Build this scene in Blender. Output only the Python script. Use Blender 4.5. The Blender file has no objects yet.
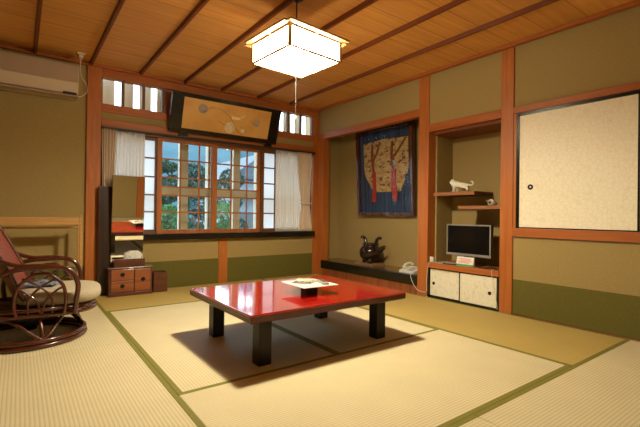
import bpy, bmesh, math, random
from mathutils import Vector, Matrix
random.seed(7)
C = bpy.context.scene.collection
SC = bpy.context.scene
PI = math.pi
W, B, ZC = 3.586, 4.897, 2.4535          # right wall plane, window wall plane, ceiling

# ------------------------------------------------------------------ materials
def nodes(name):
    m = bpy.data.materials.new(name); m.use_nodes = True
    nt = m.node_tree; b = nt.nodes['Principled BSDF']
    return m, nt, b

def plain(name, col, rough=.6, metal=0, coat=0, spec=.5, noise=0, nscale=30, bump=0):
    m, nt, b = nodes(name)
    b.inputs['Base Color'].default_value = (*col, 1)
    b.inputs['Roughness'].default_value = rough
    b.inputs['Metallic'].default_value = metal
    b.inputs['Coat Weight'].default_value = coat
    b.inputs['Coat Roughness'].default_value = .08
    b.inputs['Specular IOR Level'].default_value = spec
    if noise or bump:
        tc = nt.nodes.new('ShaderNodeTexCoord'); n = nt.nodes.new('ShaderNodeTexNoise')
        n.inputs['Scale'].default_value = nscale; n.inputs['Detail'].default_value = 5
        nt.links.new(tc.outputs['Object'], n.inputs['Vector'])
        if noise:
            r = nt.nodes.new('ShaderNodeValToRGB')
            r.color_ramp.elements[0].position = .3; r.color_ramp.elements[1].position = .7
            r.color_ramp.elements[0].color = (*[c*(1-noise) for c in col], 1)
            r.color_ramp.elements[1].color = (*[min(1, c*(1+noise)) for c in col], 1)
            nt.links.new(n.outputs['Fac'], r.inputs['Fac']); nt.links.new(r.outputs['Color'], b.inputs['Base Color'])
        if bump:
            bp = nt.nodes.new('ShaderNodeBump'); bp.inputs['Strength'].default_value = bump
            bp.inputs['Distance'].default_value = .002
            nt.links.new(n.outputs['Fac'], bp.inputs['Height']); nt.links.new(bp.outputs['Normal'], b.inputs['Normal'])
    return m

def wood(name, c1, c2, axis='Z', rough=.4, coat=0, scale=1.0, spec=.5):
    """grain stretched along one axis"""
    m, nt, b = nodes(name)
    tc = nt.nodes.new('ShaderNodeTexCoord'); mp = nt.nodes.new('ShaderNodeMapping')
    s = [22*scale]*3; s['XYZ'.index(axis)] = 1.1*scale
    mp.inputs['Scale'].default_value = s
    n = nt.nodes.new('ShaderNodeTexNoise'); n.inputs['Scale'].default_value = 1.6
    n.inputs['Detail'].default_value = 6; n.inputs['Roughness'].default_value = .6; n.inputs['Distortion'].default_value = .6
    r = nt.nodes.new('ShaderNodeValToRGB')
    r.color_ramp.elements[0].position = .35; r.color_ramp.elements[1].position = .68
    r.color_ramp.elements[0].color = (*c1, 1); r.color_ramp.elements[1].color = (*c2, 1)
    L = nt.links.new
    L(tc.outputs['Object'], mp.inputs['Vector']); L(mp.outputs['Vector'], n.inputs['Vector'])
    L(n.outputs['Fac'], r.inputs['Fac']); L(r.outputs['Color'], b.inputs['Base Color'])
    b.inputs['Roughness'].default_value = rough; b.inputs['Coat Weight'].default_value = coat
    b.inputs['Coat Roughness'].default_value = .1; b.inputs['Specular IOR Level'].default_value = spec
    return m

def tatami(name, axis, c_lo, c_hi):
    """rush mat: ribs running along one axis, plus soft blotches"""
    m, nt, b = nodes(name); L = nt.links.new
    tc = nt.nodes.new('ShaderNodeTexCoord'); sp = nt.nodes.new('ShaderNodeSeparateXYZ')
    L(tc.outputs['Object'], sp.inputs[0])
    mu = nt.nodes.new('ShaderNodeMath'); mu.operation = 'MULTIPLY'; mu.inputs[1].default_value = 2*PI/.0165
    L(sp.outputs['Y' if axis == 'X' else 'X'], mu.inputs[0])
    si = nt.nodes.new('ShaderNodeMath'); si.operation = 'SINE'; L(mu.outputs[0], si.inputs[0])
    ma = nt.nodes.new('ShaderNodeMapRange'); ma.inputs[1].default_value = -1; ma.inputs[2].default_value = 1
    L(si.outputs[0], ma.inputs[0])
    r = nt.nodes.new('ShaderNodeValToRGB')
    r.color_ramp.elements[0].position = .0; r.color_ramp.elements[1].position = .45
    r.color_ramp.elements[0].color = (*c_lo, 1); r.color_ramp.elements[1].color = (*c_hi, 1)
    L(ma.outputs[0], r.inputs['Fac'])
    n = nt.nodes.new('ShaderNodeTexNoise'); n.inputs['Scale'].default_value = 2.5; n.inputs['Detail'].default_value = 8
    n.inputs['Roughness'].default_value = .7
    L(tc.outputs['Object'], n.inputs['Vector'])
    mr = nt.nodes.new('ShaderNodeMapRange'); mr.inputs[3].default_value = .86; mr.inputs[4].default_value = 1.1
    L(n.outputs['Fac'], mr.inputs[0])
    mx = nt.nodes.new('ShaderNodeVectorMath'); mx.operation = 'SCALE'
    L(r.outputs['Color'], mx.inputs[0]); L(mr.outputs[0], mx.inputs['Scale'])
    L(mx.outputs[0], b.inputs['Base Color'])
    bp = nt.nodes.new('ShaderNodeBump'); bp.inputs['Strength'].default_value = .35; bp.inputs['Distance'].default_value = .001
    L(ma.outputs[0], bp.inputs['Height']); L(bp.outputs['Normal'], b.inputs['Normal'])
    b.inputs['Roughness'].default_value = .65; b.inputs['Specular IOR Level'].default_value = .25
    return m

def ceiling_mat():
    m, nt, b = nodes('ceiling_boards'); L = nt.links.new
    tc = nt.nodes.new('ShaderNodeTexCoord'); sp = nt.nodes.new('ShaderNodeSeparateXYZ'); L(tc.outputs['Object'], sp.inputs[0])
    mp = nt.nodes.new('ShaderNodeMapping'); mp.inputs['Scale'].default_value = (1.2, 26, 26)
    n = nt.nodes.new('ShaderNodeTexNoise'); n.inputs['Scale'].default_value = 1.5; n.inputs['Detail'].default_value = 6
    n.inputs['Distortion'].default_value = .5
    L(tc.outputs['Object'], mp.inputs[0]); L(mp.outputs[0], n.inputs['Vector'])
    r = nt.nodes.new('ShaderNodeValToRGB'); r.color_ramp.elements[0].position = .3; r.color_ramp.elements[1].position = .7
    r.color_ramp.elements[0].color = (.60, .265, .062, 1); r.color_ramp.elements[1].color = (.73, .365, .092, 1)
    L(n.outputs['Fac'], r.inputs['Fac'])
    # board index along Y -> tone, and a dark joint every .307 m
    ad = nt.nodes.new('ShaderNodeMath'); ad.operation = 'ADD'; ad.inputs[1].default_value = 20*.307-1.3
    L(sp.outputs['Y'], ad.inputs[0])
    dv = nt.nodes.new('ShaderNodeMath'); dv.operation = 'DIVIDE'; dv.inputs[1].default_value = .307; L(ad.outputs[0], dv.inputs[0])
    fr = nt.nodes.new('ShaderNodeMath'); fr.operation = 'FRACT'; L(dv.outputs[0], fr.inputs[0])
    fl = nt.nodes.new('ShaderNodeMath'); fl.operation = 'FLOOR'; L(dv.outputs[0], fl.inputs[0])
    wn = nt.nodes.new('ShaderNodeTexWhiteNoise'); wn.noise_dimensions = '1D'; L(fl.outputs[0], wn.inputs['W'])
    t = nt.nodes.new('ShaderNodeMapRange'); t.inputs[3].default_value = .88; t.inputs[4].default_value = 1.1; L(wn.outputs['Value'], t.inputs[0])
    lt = nt.nodes.new('ShaderNodeMath'); lt.operation = 'GREATER_THAN'; lt.inputs[1].default_value = .018; L(fr.outputs[0], lt.inputs[0])
    j = nt.nodes.new('ShaderNodeMapRange'); j.inputs[3].default_value = .4; j.inputs[4].default_value = 1; L(lt.outputs[0], j.inputs[0])
    mu = nt.nodes.new('ShaderNodeMath'); mu.operation = 'MULTIPLY'; L(t.outputs[0], mu.inputs[0]); L(j.outputs[0], mu.inputs[1])
    sc = nt.nodes.new('ShaderNodeVectorMath'); sc.operation = 'SCALE'; L(r.outputs['Color'], sc.inputs[0]); L(mu.outputs[0], sc.inputs['Scale'])
    L(sc.outputs[0], b.inputs['Base Color']); b.inputs['Roughness'].default_value = .5; b.inputs['Specular IOR Level'].default_value = .3
    return m

def emit(name, col, s):
    m = bpy.data.materials.new(name); m.use_nodes = True; nt = m.node_tree; nt.nodes.clear()
    o = nt.nodes.new('ShaderNodeOutputMaterial'); e = nt.nodes.new('ShaderNodeEmission')
    e.inputs[0].default_value = (*col, 1); e.inputs[1].default_value = s
    nt.links.new(e.outputs[0], o.inputs[0]); return m

def sheet(name, col, trans, clear=0, tcol=None):
    """thin cloth / paper: diffuse + translucent (+ see-through weave)"""
    m = bpy.data.materials.new(name); m.use_nodes = True; nt = m.node_tree; nt.nodes.clear(); L = nt.links.new
    o = nt.nodes.new('ShaderNodeOutputMaterial'); d = nt.nodes.new('ShaderNodeBsdfDiffuse'); t = nt.nodes.new('ShaderNodeBsdfTranslucent')
    d.inputs[0].default_value = (*col, 1); t.inputs[0].default_value = (*(tcol or col), 1)
    mx = nt.nodes.new('ShaderNodeMixShader'); mx.inputs[0].default_value = trans
    L(d.outputs[0], mx.inputs[1]); L(t.outputs[0], mx.inputs[2]); out = mx
    if clear:
        tr = nt.nodes.new('ShaderNodeBsdfTransparent'); m2 = nt.nodes.new('ShaderNodeMixShader'); m2.inputs[0].default_value = clear
        L(mx.outputs[0], m2.inputs[1]); L(tr.outputs[0], m2.inputs[2]); out = m2
    L(out.outputs[0], o.inputs[0]); return m

def glass(name):
    m = bpy.data.materials.new(name); m.use_nodes = True; nt = m.node_tree; nt.nodes.clear(); L = nt.links.new
    o = nt.nodes.new('ShaderNodeOutputMaterial'); t = nt.nodes.new('ShaderNodeBsdfTransparent'); g = nt.nodes.new('ShaderNodeBsdfGlossy')
    t.inputs[0].default_value = (.93, .97, .96, 1); g.inputs['Roughness'].default_value = .01
    mx = nt.nodes.new('ShaderNodeMixShader'); mx.inputs[0].default_value = .05
    L(t.outputs[0], mx.inputs[1]); L(g.outputs[0], mx.inputs[2]); L(mx.outputs[0], o.inputs[0]); return m

def glass2(name):
    m = glass(name); m.node_tree.nodes['Mix Shader'].inputs[0].default_value = .006; return m

def voro(name, c1, c2, scale, rough=.6, lo=.0, hi=.12, sc3=None):
    """outlined cells (patterned fusuma paper)"""
    m, nt, b = nodes(name); L = nt.links.new
    tc = nt.nodes.new('ShaderNodeTexCoord'); v = nt.nodes.new('ShaderNodeTexVoronoi'); v.feature = 'DISTANCE_TO_EDGE'
    v.inputs['Scale'].default_value = scale; v.inputs['Randomness'].default_value = .7
    mp = nt.nodes.new('ShaderNodeMapping'); mp.inputs['Scale'].default_value = sc3 or (0, 1, 1)
    L(tc.outputs['Object'], mp.inputs[0]); L(mp.outputs[0], v.inputs['Vector'])
    r = nt.nodes.new('ShaderNodeValToRGB'); r.color_ramp.elements[0].position = lo; r.color_ramp.elements[1].position = hi
    r.color_ramp.elements[0].color = (*c1, 1); r.color_ramp.elements[1].color = (*c2, 1)
    L(v.outputs['Distance'], r.inputs['Fac']); L(r.outputs['Color'], b.inputs['Base Color'])
    b.inputs['Roughness'].default_value = rough; return m

def ramp_noise(name, stops, scale3, nscale=1, rough=.7, detail=3, metal=0):
    m, nt, b = nodes(name); L = nt.links.new
    tc = nt.nodes.new('ShaderNodeTexCoord'); mp = nt.nodes.new('ShaderNodeMapping'); mp.inputs['Scale'].default_value = scale3
    n = nt.nodes.new('ShaderNodeTexNoise'); n.inputs['Scale'].default_value = nscale; n.inputs['Detail'].default_value = detail
    L(tc.outputs['Object'], mp.inputs[0]); L(mp.outputs[0], n.inputs['Vector'])
    r = nt.nodes.new('ShaderNodeValToRGB'); e = r.color_ramp.elements
    e[0].position, e[0].color = stops[0][0], (*stops[0][1], 1); e[1].position, e[1].color = stops[-1][0], (*stops[-1][1], 1)
    for p, c in stops[1:-1]:
        q = e.new(p); q.color = (*c, 1)
    L(n.outputs['Fac'], r.inputs['Fac']); L(r.outputs['Color'], b.inputs['Base Color'])
    b.inputs['Roughness'].default_value = rough; b.inputs['Metallic'].default_value = metal; return m

M = {}
M['plaster'] = plain('olive_plaster', (.365, .268, .108), .9, spec=.15, noise=.07, nscale=60, bump=.15)
M['green'] = plain('green_wall_paper', (.135, .118, .024), .75, spec=.2, noise=.06, nscale=40)
M['post'] = wood('post_wood', (.40, .115, .022), (.50, .165, .036), 'Z', .42, spec=.35)
M['beamX'] = wood('beam_wood_x', (.36, .10, .022), (.46, .145, .034), 'X', .45, spec=.3)
M['beamY'] = wood('beam_wood_y', (.36, .10, .022), (.46, .145, .034), 'Y', .45, spec=.3)
M['batten'] = wood('batten_wood', (.15, .04, .013), (.21, .06, .018), 'Y', .5, spec=.3)
M['board'] = wood('toko_board_wood', (.16, .06, .02), (.25, .10, .035), 'Y', .25, coat=.4)
M['redboard'] = wood('reddish_board_wood', (.20, .05, .016), (.36, .11, .035), 'Z', .4, scale=.7)
M['black'] = plain('black_lacquer', (.006, .005, .004), .22, coat=.3)
M['ceiling'] = ceiling_mat()
M['tatX'] = tatami('rush_mat_x', 'X', (.58, .49, .27), (.70, .625, .40))
M['tatY'] = tatami('rush_mat_y', 'Y', (.58, .49, .27), (.70, .625, .40))
M['tatXo'] = tatami('rush_mat_yellow_x', 'X', (.45, .33, .09), (.52, .39, .125))  # yellower, darker tone for the back and right mats
M['tatYo'] = tatami('rush_mat_yellow_y', 'Y', (.45, .33, .09), (.52, .39, .125))
M['heri'] = plain('mat_border_cloth', (.20, .185, .026), .8, noise=.15, nscale=300)
M['sash'] = wood('sash_wood', (.33, .105, .026), (.43, .15, .04), 'Z', .45, spec=.3)
M['sashd'] = wood('sash_dark_wood', (.12, .045, .016), (.18, .07, .026), 'X', .5)
M['glass'] = glass('window_glass')
M['glass2'] = glass2('picture_glazing')
M['paper'] = sheet('shoji_paper', (.92, .92, .92), .75)
M['outer'] = plain('outer_frame_beige', (.60, .47, .32), .6, noise=.05, nscale=20)
M['cream'] = plain('cream_slat', (.93, .84, .62), .7)
M['sheer'] = sheet('sheer_curtain', (.92, .87, .80), .5, .25)
M['drape'] = sheet('beige_drape', (.86, .72, .58), .34)
M['rail'] = plain('curtain_rail_brown', (.035, .018, .01), .5)
M['lacq'] = plain('red_lacquer', (.40, .010, .005), .10, coat=1, spec=.6, noise=.12, nscale=9)
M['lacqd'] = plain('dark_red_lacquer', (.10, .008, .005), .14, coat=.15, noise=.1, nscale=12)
M['legs'] = wood('table_leg_dark', (.010, .006, .004), (.020, .011, .006), 'Z', .35, coat=0, spec=.3)
M['rattan'] = wood('red_brown_rattan', (.06, .012, .006), (.10, .02, .009), 'X', .24, coat=.6)
M['rweave'] = plain('woven_rattan', (.20, .045, .02), .45, noise=.4, nscale=120, bump=.6)
M['cush'] = plain('cushion_fabric', (.46, .40, .29), .95, spec=.1, noise=.18, nscale=130, bump=.5)
M['blue'] = ramp_noise('blue_print_cloth', [(.35, (.06, .10, .24)), (.5, (.25, .32, .45)), (.62, (.04, .05, .10))], (1, 1, 1), 28)
M['dress'] = wood('dresser_dark_wood', (.085, .02, .009), (.13, .034, .014), 'X', .35, coat=.3)
M['drawer'] = wood('drawer_front_wood', (.24, .065, .018), (.36, .11, .032), 'X', .4, coat=.2)
M['iron'] = plain('dark_iron', (.012, .010, .009), .4, metal=.6)
M['mirror'] = plain('mirror_silver', (.92, .93, .92), .0, metal=1)
M['dkboard'] = ramp_noise('dark_brown_board', [(.35, (.022, .009, .006)), (.6, (.045, .02, .012))], (30, 4, .6), 1.2, .35)
M['white'] = plain('white_plastic', (.78, .76, .70), .35)
M['whitem'] = plain('white_ceramic', (.82, .78, .66), .3)
M['tissue'] = sheet('white_tissue', (.85, .85, .83), .25)
M['ac'] = plain('air_conditioner_cream', (.62, .50, .36), .5)
M['acd'] = plain('air_conditioner_panel', (.42, .30, .22), .5)
M['lwood'] = wood('pale_rack_wood', (.46, .24, .075), (.58, .32, .105), 'X', .45)
M['bronze'] = plain('dark_bronze', (.022, .010, .008), .22, metal=.3, coat=.4)
M['shelf'] = wood('shelf_shaded_wood', (.10, .04, .018), (.15, .06, .026), 'Y', .45, spec=.2)  # darkened: shade on the shelf undersides is put into the wood colour
M['shelf_lit'] = wood('shelf_lit_edge_wood', (.28, .11, .045), (.36, .15, .06), 'Y', .45, spec=.3)  # lighter copy: light on the front edge is put into the colour
M['slab'] = wood('slab_wood', (.22, .13, .05), (.3, .18, .07), 'Y', .5)
M['fus'] = voro('fusuma_paper', (.84, .76, .56), (.92, .85, .67), 29, .5, .0, .10)
M['fus2'] = ramp_noise('speckled_door_paper', [(.3, (.74, .68, .50)), (.5, (.86, .82, .68)), (.7, (.82, .76, .58))], (1, 1, 1), 26, .6, 6)
M['tvs'] = plain('silver_plastic', (.42, .42, .42), .3, metal=.5)
M['screen'] = plain('dark_screen', (.004, .004, .005), .12)
M['blackp'] = plain('black_plastic', (.012, .012, .012), .4)
M['pink'] = plain('pink_print', (.75, .32, .28), .6)
M['greenp'] = plain('green_print', (.05, .38, .12), .6)
M['grey'] = plain('grey_paper', (.42, .42, .33), .6, noise=.5, nscale=60)
M['remote'] = plain('remote_grey', (.40, .40, .36), .45)
M['gold'] = ramp_noise('gold_leaf', [(.3, (.56, .29, .075)), (.5, (.66, .36, .10)), (.7, (.72, .41, .13))], (1, 1, 1), 4, .45, 4)
M['brocade'] = ramp_noise('gold_brocade', [(.38, (.16, .05, .025)), (.44, (.66, .44, .17)), (.495, (.50, .12, .05)), (.54, (.74, .52, .24)), (.62, (.60, .36, .14))], (1, 1, 1.7), 17, .7, 4)
M['redband'] = plain('red_band_cloth', (.50, .03, .02), .7, noise=.35, nscale=60)
M['navy'] = ramp_noise('navy_striped_cloth', [(.38, (.016, .018, .04)), (.52, (.03, .055, .16)), (.64, (.05, .075, .18))], (1, 22, .4), 1, .6)
M['rope'] = plain('brown_red_rope', (.24, .06, .028), .8, noise=.4, nscale=80)
M['kframe'] = wood('polished_frame_wood', (.055, .012, .007), (.09, .02, .01), 'Z', .16, coat=.8)
M['petal'] = plain('pale_petal_paint', (.80, .68, .42), .7)
M['petalg'] = plain('grey_petal_paint', (.42, .36, .28), .7)
M['twig'] = plain('brown_twig_paint', (.09, .05, .02), .7)
M['trimw'] = wood('shade_frame_wood', (.42, .24, .09), (.52, .32, .13), 'X', .5)
def lit(name, col, s, clear):
    m = emit(name, col, s); nt = m.node_tree; L = nt.links.new
    t = nt.nodes.new('ShaderNodeBsdfTransparent'); mx = nt.nodes.new('ShaderNodeMixShader'); mx.inputs[0].default_value = clear
    L(nt.nodes['Emission'].outputs[0], mx.inputs[1]); L(t.outputs[0], mx.inputs[2]); L(mx.outputs[0], nt.nodes['Material Output'].inputs[0]); return m
M['bulb'] = emit('glowing_bulb', (1, .885, .63), 1400)
M['lampb'] = lit('lit_shade_bottom', (1, .88, .62), 34, .6)
M['lamps'] = lit('lit_shade_side', (1, .86, .56), 30, .13)
M['cord'] = plain('white_cord', (.7, .68, .6), .5)
M['pull'] = plain('grey_pull_cord', (.12, .11, .10), .6)
M['leaf1'] = plain('pine_leaf', (.007, .028, .009), .7, noise=.5, nscale=3)
M['leaf2'] = plain('shrub_leaf', (.03, .095, .018), .7, noise=.5, nscale=3)
M['trunk'] = plain('bark', (.06, .04, .03), .9)
M['hill'] = ramp_noise('hazy_hill', [(.35, (.017, .049, .066)), (.65, (.028, .069, .086))], (1, 1, 1), .25, .95, 8)
M['ground'] = plain('garden_ground', (.035, .05, .02), .95, noise=.3, nscale=2)
M['hwall'] = plain('house_wall_white', (.22, .25, .28), .8)
M['hroof'] = plain('house_roof_tile', (.025, .032, .045), .6, noise=.3, nscale=6)
M['hdark'] = plain('house_dark_glass', (.02, .025, .03), .2)

# ------------------------------------------------------------------ mesh helpers
def spline(pts, n=8, closed=False):
    P = [Vector(p) for p in pts]; out = []; N = len(P)
    for i in range(N if closed else N-1):
        if closed: p0, p1, p2, p3 = P[i-1], P[i], P[(i+1) % N], P[(i+2) % N]
        else: p0, p1, p2, p3 = P[max(i-1, 0)], P[i], P[i+1], P[min(i+2, N-1)]
        for k in range(n):
            t = k/n
            out.append(.5*((2*p1)+(p2-p0)*t+(2*p0-5*p1+4*p2-p3)*t*t+(3*p1-p0-3*p2+p3)*t**3))
    if not closed: out.append(P[-1])
    return out

class MB:
    def __init__(s): s.bm = bmesh.new()
    def box(s, x0, x1, y0, y1, z0, z1, bev=0, seg=2):
        m = Matrix.Translation(((x0+x1)/2, (y0+y1)/2, (z0+z1)/2)) @ Matrix.Diagonal((abs(x1-x0), abs(y1-y0), abs(z1-z0), 1))
        r = bmesh.ops.create_cube(s.bm, size=1, matrix=m)
        if bev:
            es = list({e for v in r['verts'] for e in v.link_edges})
            bmesh.ops.bevel(s.bm, geom=es, offset=bev, segments=seg, profile=.5, affect='EDGES')
        return s
    def tube(s, pts, r, seg=8, closed=False, cap=True):
        P = [Vector(p) for p in pts]; n = len(P); rings = []
        rr = r if callable(r) else (lambda t: r)
        T = []
        for i in range(n):
            a = P[i-1] if (i or closed) else P[0]; b = P[(i+1) % n] if (i < n-1 or closed) else P[-1]
            d = (b-a); T.append(d.normalized() if d.length > 1e-9 else Vector((0, 0, 1)))
        u = T[0].orthogonal().normalized()
        for i in range(n):
            u = (u - T[i]*u.dot(T[i])).normalized(); v = T[i].cross(u); q = rr(i/max(1, n-1))
            rings.append([s.bm.verts.new(P[i]+(u*math.cos(2*PI*k/seg)+v*math.sin(2*PI*k/seg))*q) for k in range(seg)])
        for i in range(n if closed else n-1):
            A, Bq = rings[i], rings[(i+1) % n]; off = 0
            if closed and i == n-1:
                off = min(range(seg), key=lambda o: (A[0].co-Bq[o].co).length)
            for k in range(seg):
                s.bm.faces.new((A[k], A[(k+1) % seg], Bq[(k+1+off) % seg], Bq[(k+off) % seg]))
        if cap and not closed:
            s.bm.faces.new(rings[0][::-1]); s.bm.faces.new(rings[-1])
        return s
    def lathe(s, prof, c=(0, 0, 0), seg=24, axis='Z', sy=1):
        """prof = [(radius, height)]"""
        c = Vector(c); rings = []
        for r, h in prof:
            ring = []
            for k in range(seg):
                a = 2*PI*k/seg; x, y = r*math.cos(a), r*math.sin(a)*sy
                p = {'Z': (x, y, h), 'X': (h, x, y), 'Y': (x, h, y)}[axis]
                ring.append(s.bm.verts.new(c+Vector(p)))
            rings.append(ring)
        for A, Bq in zip(rings, rings[1:]):
            for k in range(seg): s.bm.faces.new((A[k], A[(k+1) % seg], Bq[(k+1) % seg], Bq[k]))
        s.bm.faces.new(rings[0][::-1]); s.bm.faces.new(rings[-1]); return s
    def ell(s, c, r, u=20, v=12, e=1.0):
        """ellipsoid; e<1 squares it off"""
        f = lambda q: math.copysign(abs(q)**e, q)
        top = []
        for j in range(1, v):
            ph = -PI/2+PI*j/v
            top.append([s.bm.verts.new((c[0]+r[0]*f(math.cos(ph))*f(math.cos(2*PI*k/u)), c[1]+r[1]*f(math.cos(ph))*f(math.sin(2*PI*k/u)), c[2]+r[2]*f(math.sin(ph)))) for k in range(u)])
        for A, Bq in zip(top, top[1:]):
            for k in range(u): s.bm.faces.new((A[k], A[(k+1) % u], Bq[(k+1) % u], Bq[k]))
        a = s.bm.verts.new((c[0], c[1], c[2]-r[2])); b = s.bm.verts.new((c[0], c[1], c[2]+r[2]))
        for k in range(u):
            s.bm.faces.new((a, top[0][(k+1) % u], top[0][k])); s.bm.faces.new((b, top[-1][k], top[-1][(k+1) % u]))
        return s
    def prism(s, poly, axis, a, b):
        """poly in the plane of the two other axes (in XYZ order), extruded from a to b"""
        def pt(p, h):
            return {'X': (h, p[0], p[1]), 'Y': (p[0], h, p[1]), 'Z': (p[0], p[1], h)}[axis]
        A = [s.bm.verts.new(pt(p, a)) for p in poly]; Bq = [s.bm.verts.new(pt(p, b)) for p in poly]
        n = len(poly)
        for k in range(n): s.bm.faces.new((A[k], A[(k+1) % n], Bq[(k+1) % n], Bq[k]))
        s.bm.faces.new(A[::-1]); s.bm.faces.new(Bq); return s
    def grid(s, f, nu, nv, thick=None):
        V = [[s.bm.verts.new(f(i/nu, j/nv)) for j in range(nv+1)] for i in range(nu+1)]
        for i in range(nu):
            for j in range(nv): s.bm.faces.new((V[i][j], V[i+1][j], V[i+1][j+1], V[i][j+1]))
        return s
    def obj(s, name, mat, parent=None, smooth=False, solid=0, sub=0, off=None):
        if off is not None: bmesh.ops.translate(s.bm, verts=s.bm.verts, vec=-Vector(off))
        bmesh.ops.recalc_face_normals(s.bm, faces=s.bm.faces)
        me = bpy.data.meshes.new(name); s.bm.to_mesh(me); s.bm.free()
        me.materials.append(M[mat] if isinstance(mat, str) else mat)
        if smooth:
            me.polygons.foreach_set('use_smooth', [True]*len(me.polygons))
        o = bpy.data.objects.new(name, me); C.objects.link(o)
        if parent: o.parent = parent
        if solid:
            md = o.modifiers.new('thickness', 'SOLIDIFY'); md.thickness = solid; md.offset = 0
        if sub:
            md = o.modifiers.new('sub', 'SUBSURF'); md.levels = sub; md.render_levels = sub
        return o

def tag(o, label=None, cat=None, group=None, kind=None):
    if label: o['label'] = label
    if cat: o['category'] = cat
    if group: o['group'] = group
    if kind: o['kind'] = kind
    return o
def thing(name, label, cat, loc=(0, 0, 0), rz=0, group=None, kind=None):
    o = bpy.data.objects.new(name, None); C.objects.link(o); o.location = loc; o.rotation_euler = (0, 0, rz)
    o.empty_display_size = .1
    return tag(o, label, cat, group, kind)
def struct(name, mb, mat, label, cat, **k):
    return tag(mb.obj(name, mat, **k), label, cat, None, 'structure')
TN = [0]
def trim(mb, mat, label, cat='wooden trim', **k):
    TN[0] += 1
    return struct('trim_%d' % TN[0], mb, mat, label, cat, **k)

# ================================================================== THE ROOM
XL, YF = -1.5, -.75                      # unseen left wall and wall behind the camera
# ---- floor: base slab, mats, cloth borders
floor = struct('floor', MB().box(XL, 3.62, YF, B+.02, -.12, -.05), 'board', 'tatami floor of rush mats with green cloth borders', 'floor')
G = .0012; HB = .027
def mat(x0, x1, y0, y1, axis, yellow=False, heri=('lo', 'hi')):
    o = MB().box(x0+G, x1-G, y0+G, y1-G, -.05, 0, .003, 1).obj('tatami_mat', 'tat'+axis+('o' if yellow else ''), floor)
    for h in heri:
        if axis == 'X':
            a = (x0+G, x1-G, y0+G-.0005, y0+HB) if h == 'lo' else (x0+G, x1-G, y1-HB, y1-G+.0005)
        else:
            a = (x0+G-.0005, x0+HB, y0+G, y1-G) if h == 'lo' else (x1-HB, x1-G+.0005, y0+G, y1-G)
        MB().box(*a, -.045, .0018, .0008, 1).obj('cloth_border', 'heri', o)
XA, XM, XR = .628, 1.632, 2.636
Y0, Y1, Y2 = 1.040, 1.999, 3.985
mat(XA, XR, Y0, Y1, 'X')
mat(XA, XM, Y1, Y2, 'Y'); mat(XM, XR, Y1, Y2, 'Y')
mat(XA, XR, Y2, B, 'X', True)
mat(XR, W, Y0, 3.02, 'Y', True); mat(XR, W, 3.02, B, 'Y', True)
mat(-.38, XA, Y0, 3.005, 'Y'); mat(-.38, XA, 3.005, B, 'Y')
mat(-1.38, -.38, Y0, 3.005, 'Y'); mat(-1.38, -.38, 3.005, B, 'Y')
mat(-.38, XM, .08, Y0, 'X'); mat(XM, W, .08, Y0, 'X'); mat(-1.38, -.38, .08, Y0, 'X')
mat(-.38, XM, YF, .08, 'X'); mat(XM, W, YF, .08, 'X'); mat(-1.38, -.38, YF, .08, 'X')

# ---- ceiling: boards, battens as parts
ceil = struct('ceiling', MB().box(XL-.1, 4.2, YF-.1, 5.05, ZC, ZC+.1), 'ceiling', 'reddish brown boarded ceiling with dark battens', 'ceiling')
for x in (-1.37, -.88, -.385, .108, .59, 1.075, 1.566, 2.035, 2.542, 3.046):
    MB().prism([(x-.017, ZC), (x-.011, ZC-.034), (x+.011, ZC-.034), (x+.017, ZC)], 'Y', YF, B-.055).obj('batten', 'batten', ceil)

# ---- window wall
wb = MB()
wb.box(XL, .56, B, B+.12, .315, ZC)                       # left of the post
wb.box(.69, 3.50, B, B+.12, .315, .57)                    # below sill
wb.box(.69, 3.50, B, B+.12, 1.875, 1.965)                 # strip under the transom
wall_back = struct('wall_back', wb, 'plaster', 'olive plaster wall around the window, green paper along its foot', 'wall')
MB().box(XL, .56, B-.001, B+.12, 0, .315).box(.69, 3.50, B-.001, B+.12, 0, .315).obj('lower_panel', 'green', wall_back)
trim(MB().box(.557, .692, B-.03, B+.12, 0, ZC, .004), 'post', 'tall orange wood post left of the window', 'wooden post')
trim(MB().box(2.035, 2.154, B-.012, B+.1, 0, .567, .003), 'post', 'short orange wood post below the window sill', 'wooden post')
trim(MB().box(3.495, W, B-.012, B+.1, 0, ZC, .003).box(W, 3.70, 4.768, B+.1, 0, 2.0, .003), 'post', 'orange wood corner post between window wall and alcove', 'wooden post')
trim(MB().box(.692, 3.495, B-.07, B+.1, .567, .640, .004), 'black', 'long black lacquered sill under the window', 'window sill')
trim(MB().box(.692, 3.495, B-.03, B+.1, 1.798, 1.878, .004), 'beamX', 'orange wood rail directly above the window curtains', 'wooden beam')
trim(MB().box(.692, 3.495, B-.015, B+.1, 1.958, 2.048, .004), 'beamX', 'orange wood rail under the row of small upper panes', 'wooden beam')
trim(MB().box(.692, 3.495, B-.015, B+.1, 2.338, ZC, .004), 'beamX', 'wide orange wood header above the small upper panes', 'wooden beam')
trim(MB().box(XL, W, B-.05, B, ZC-.035, ZC, .004), 'beamX', 'ceiling moulding along the window wall', 'moulding')
# transom mullions + slatted outer screen
t6 = thing('window_6', 'row of small upper panes with cream slats and bright gaps', 'window', (2.1, B, 2.05), kind='structure')
x = .694
mb = MB()
for i in range(14):
    xc = .694+.0+i*(3.495-.694)/13
    mb.box(xc-.014, xc+.014, B+.012, B+.045, 2.046, 2.34)
mb.obj('mullion', 'sashd', t6, off=(2.1, B, 2.05))
mb = MB(); i = -3
for i in range(-4, 17):
    xc = .887-.135+i*.2045
    mb.box(xc, xc+.134, 5.28, 5.30, 1.95, 2.60)
mb.obj('slat_screen', 'cream', t6, off=(2.1, B, 2.05))
MB().box(.30, 4.30, 5.265, 5.31, 2.50, 2.56).box(.30, 4.30, 5.265, 5.31, 1.93, 2.0).obj('screen_rail', 'cream', t6, off=(2.1, B, 2.05))

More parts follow.
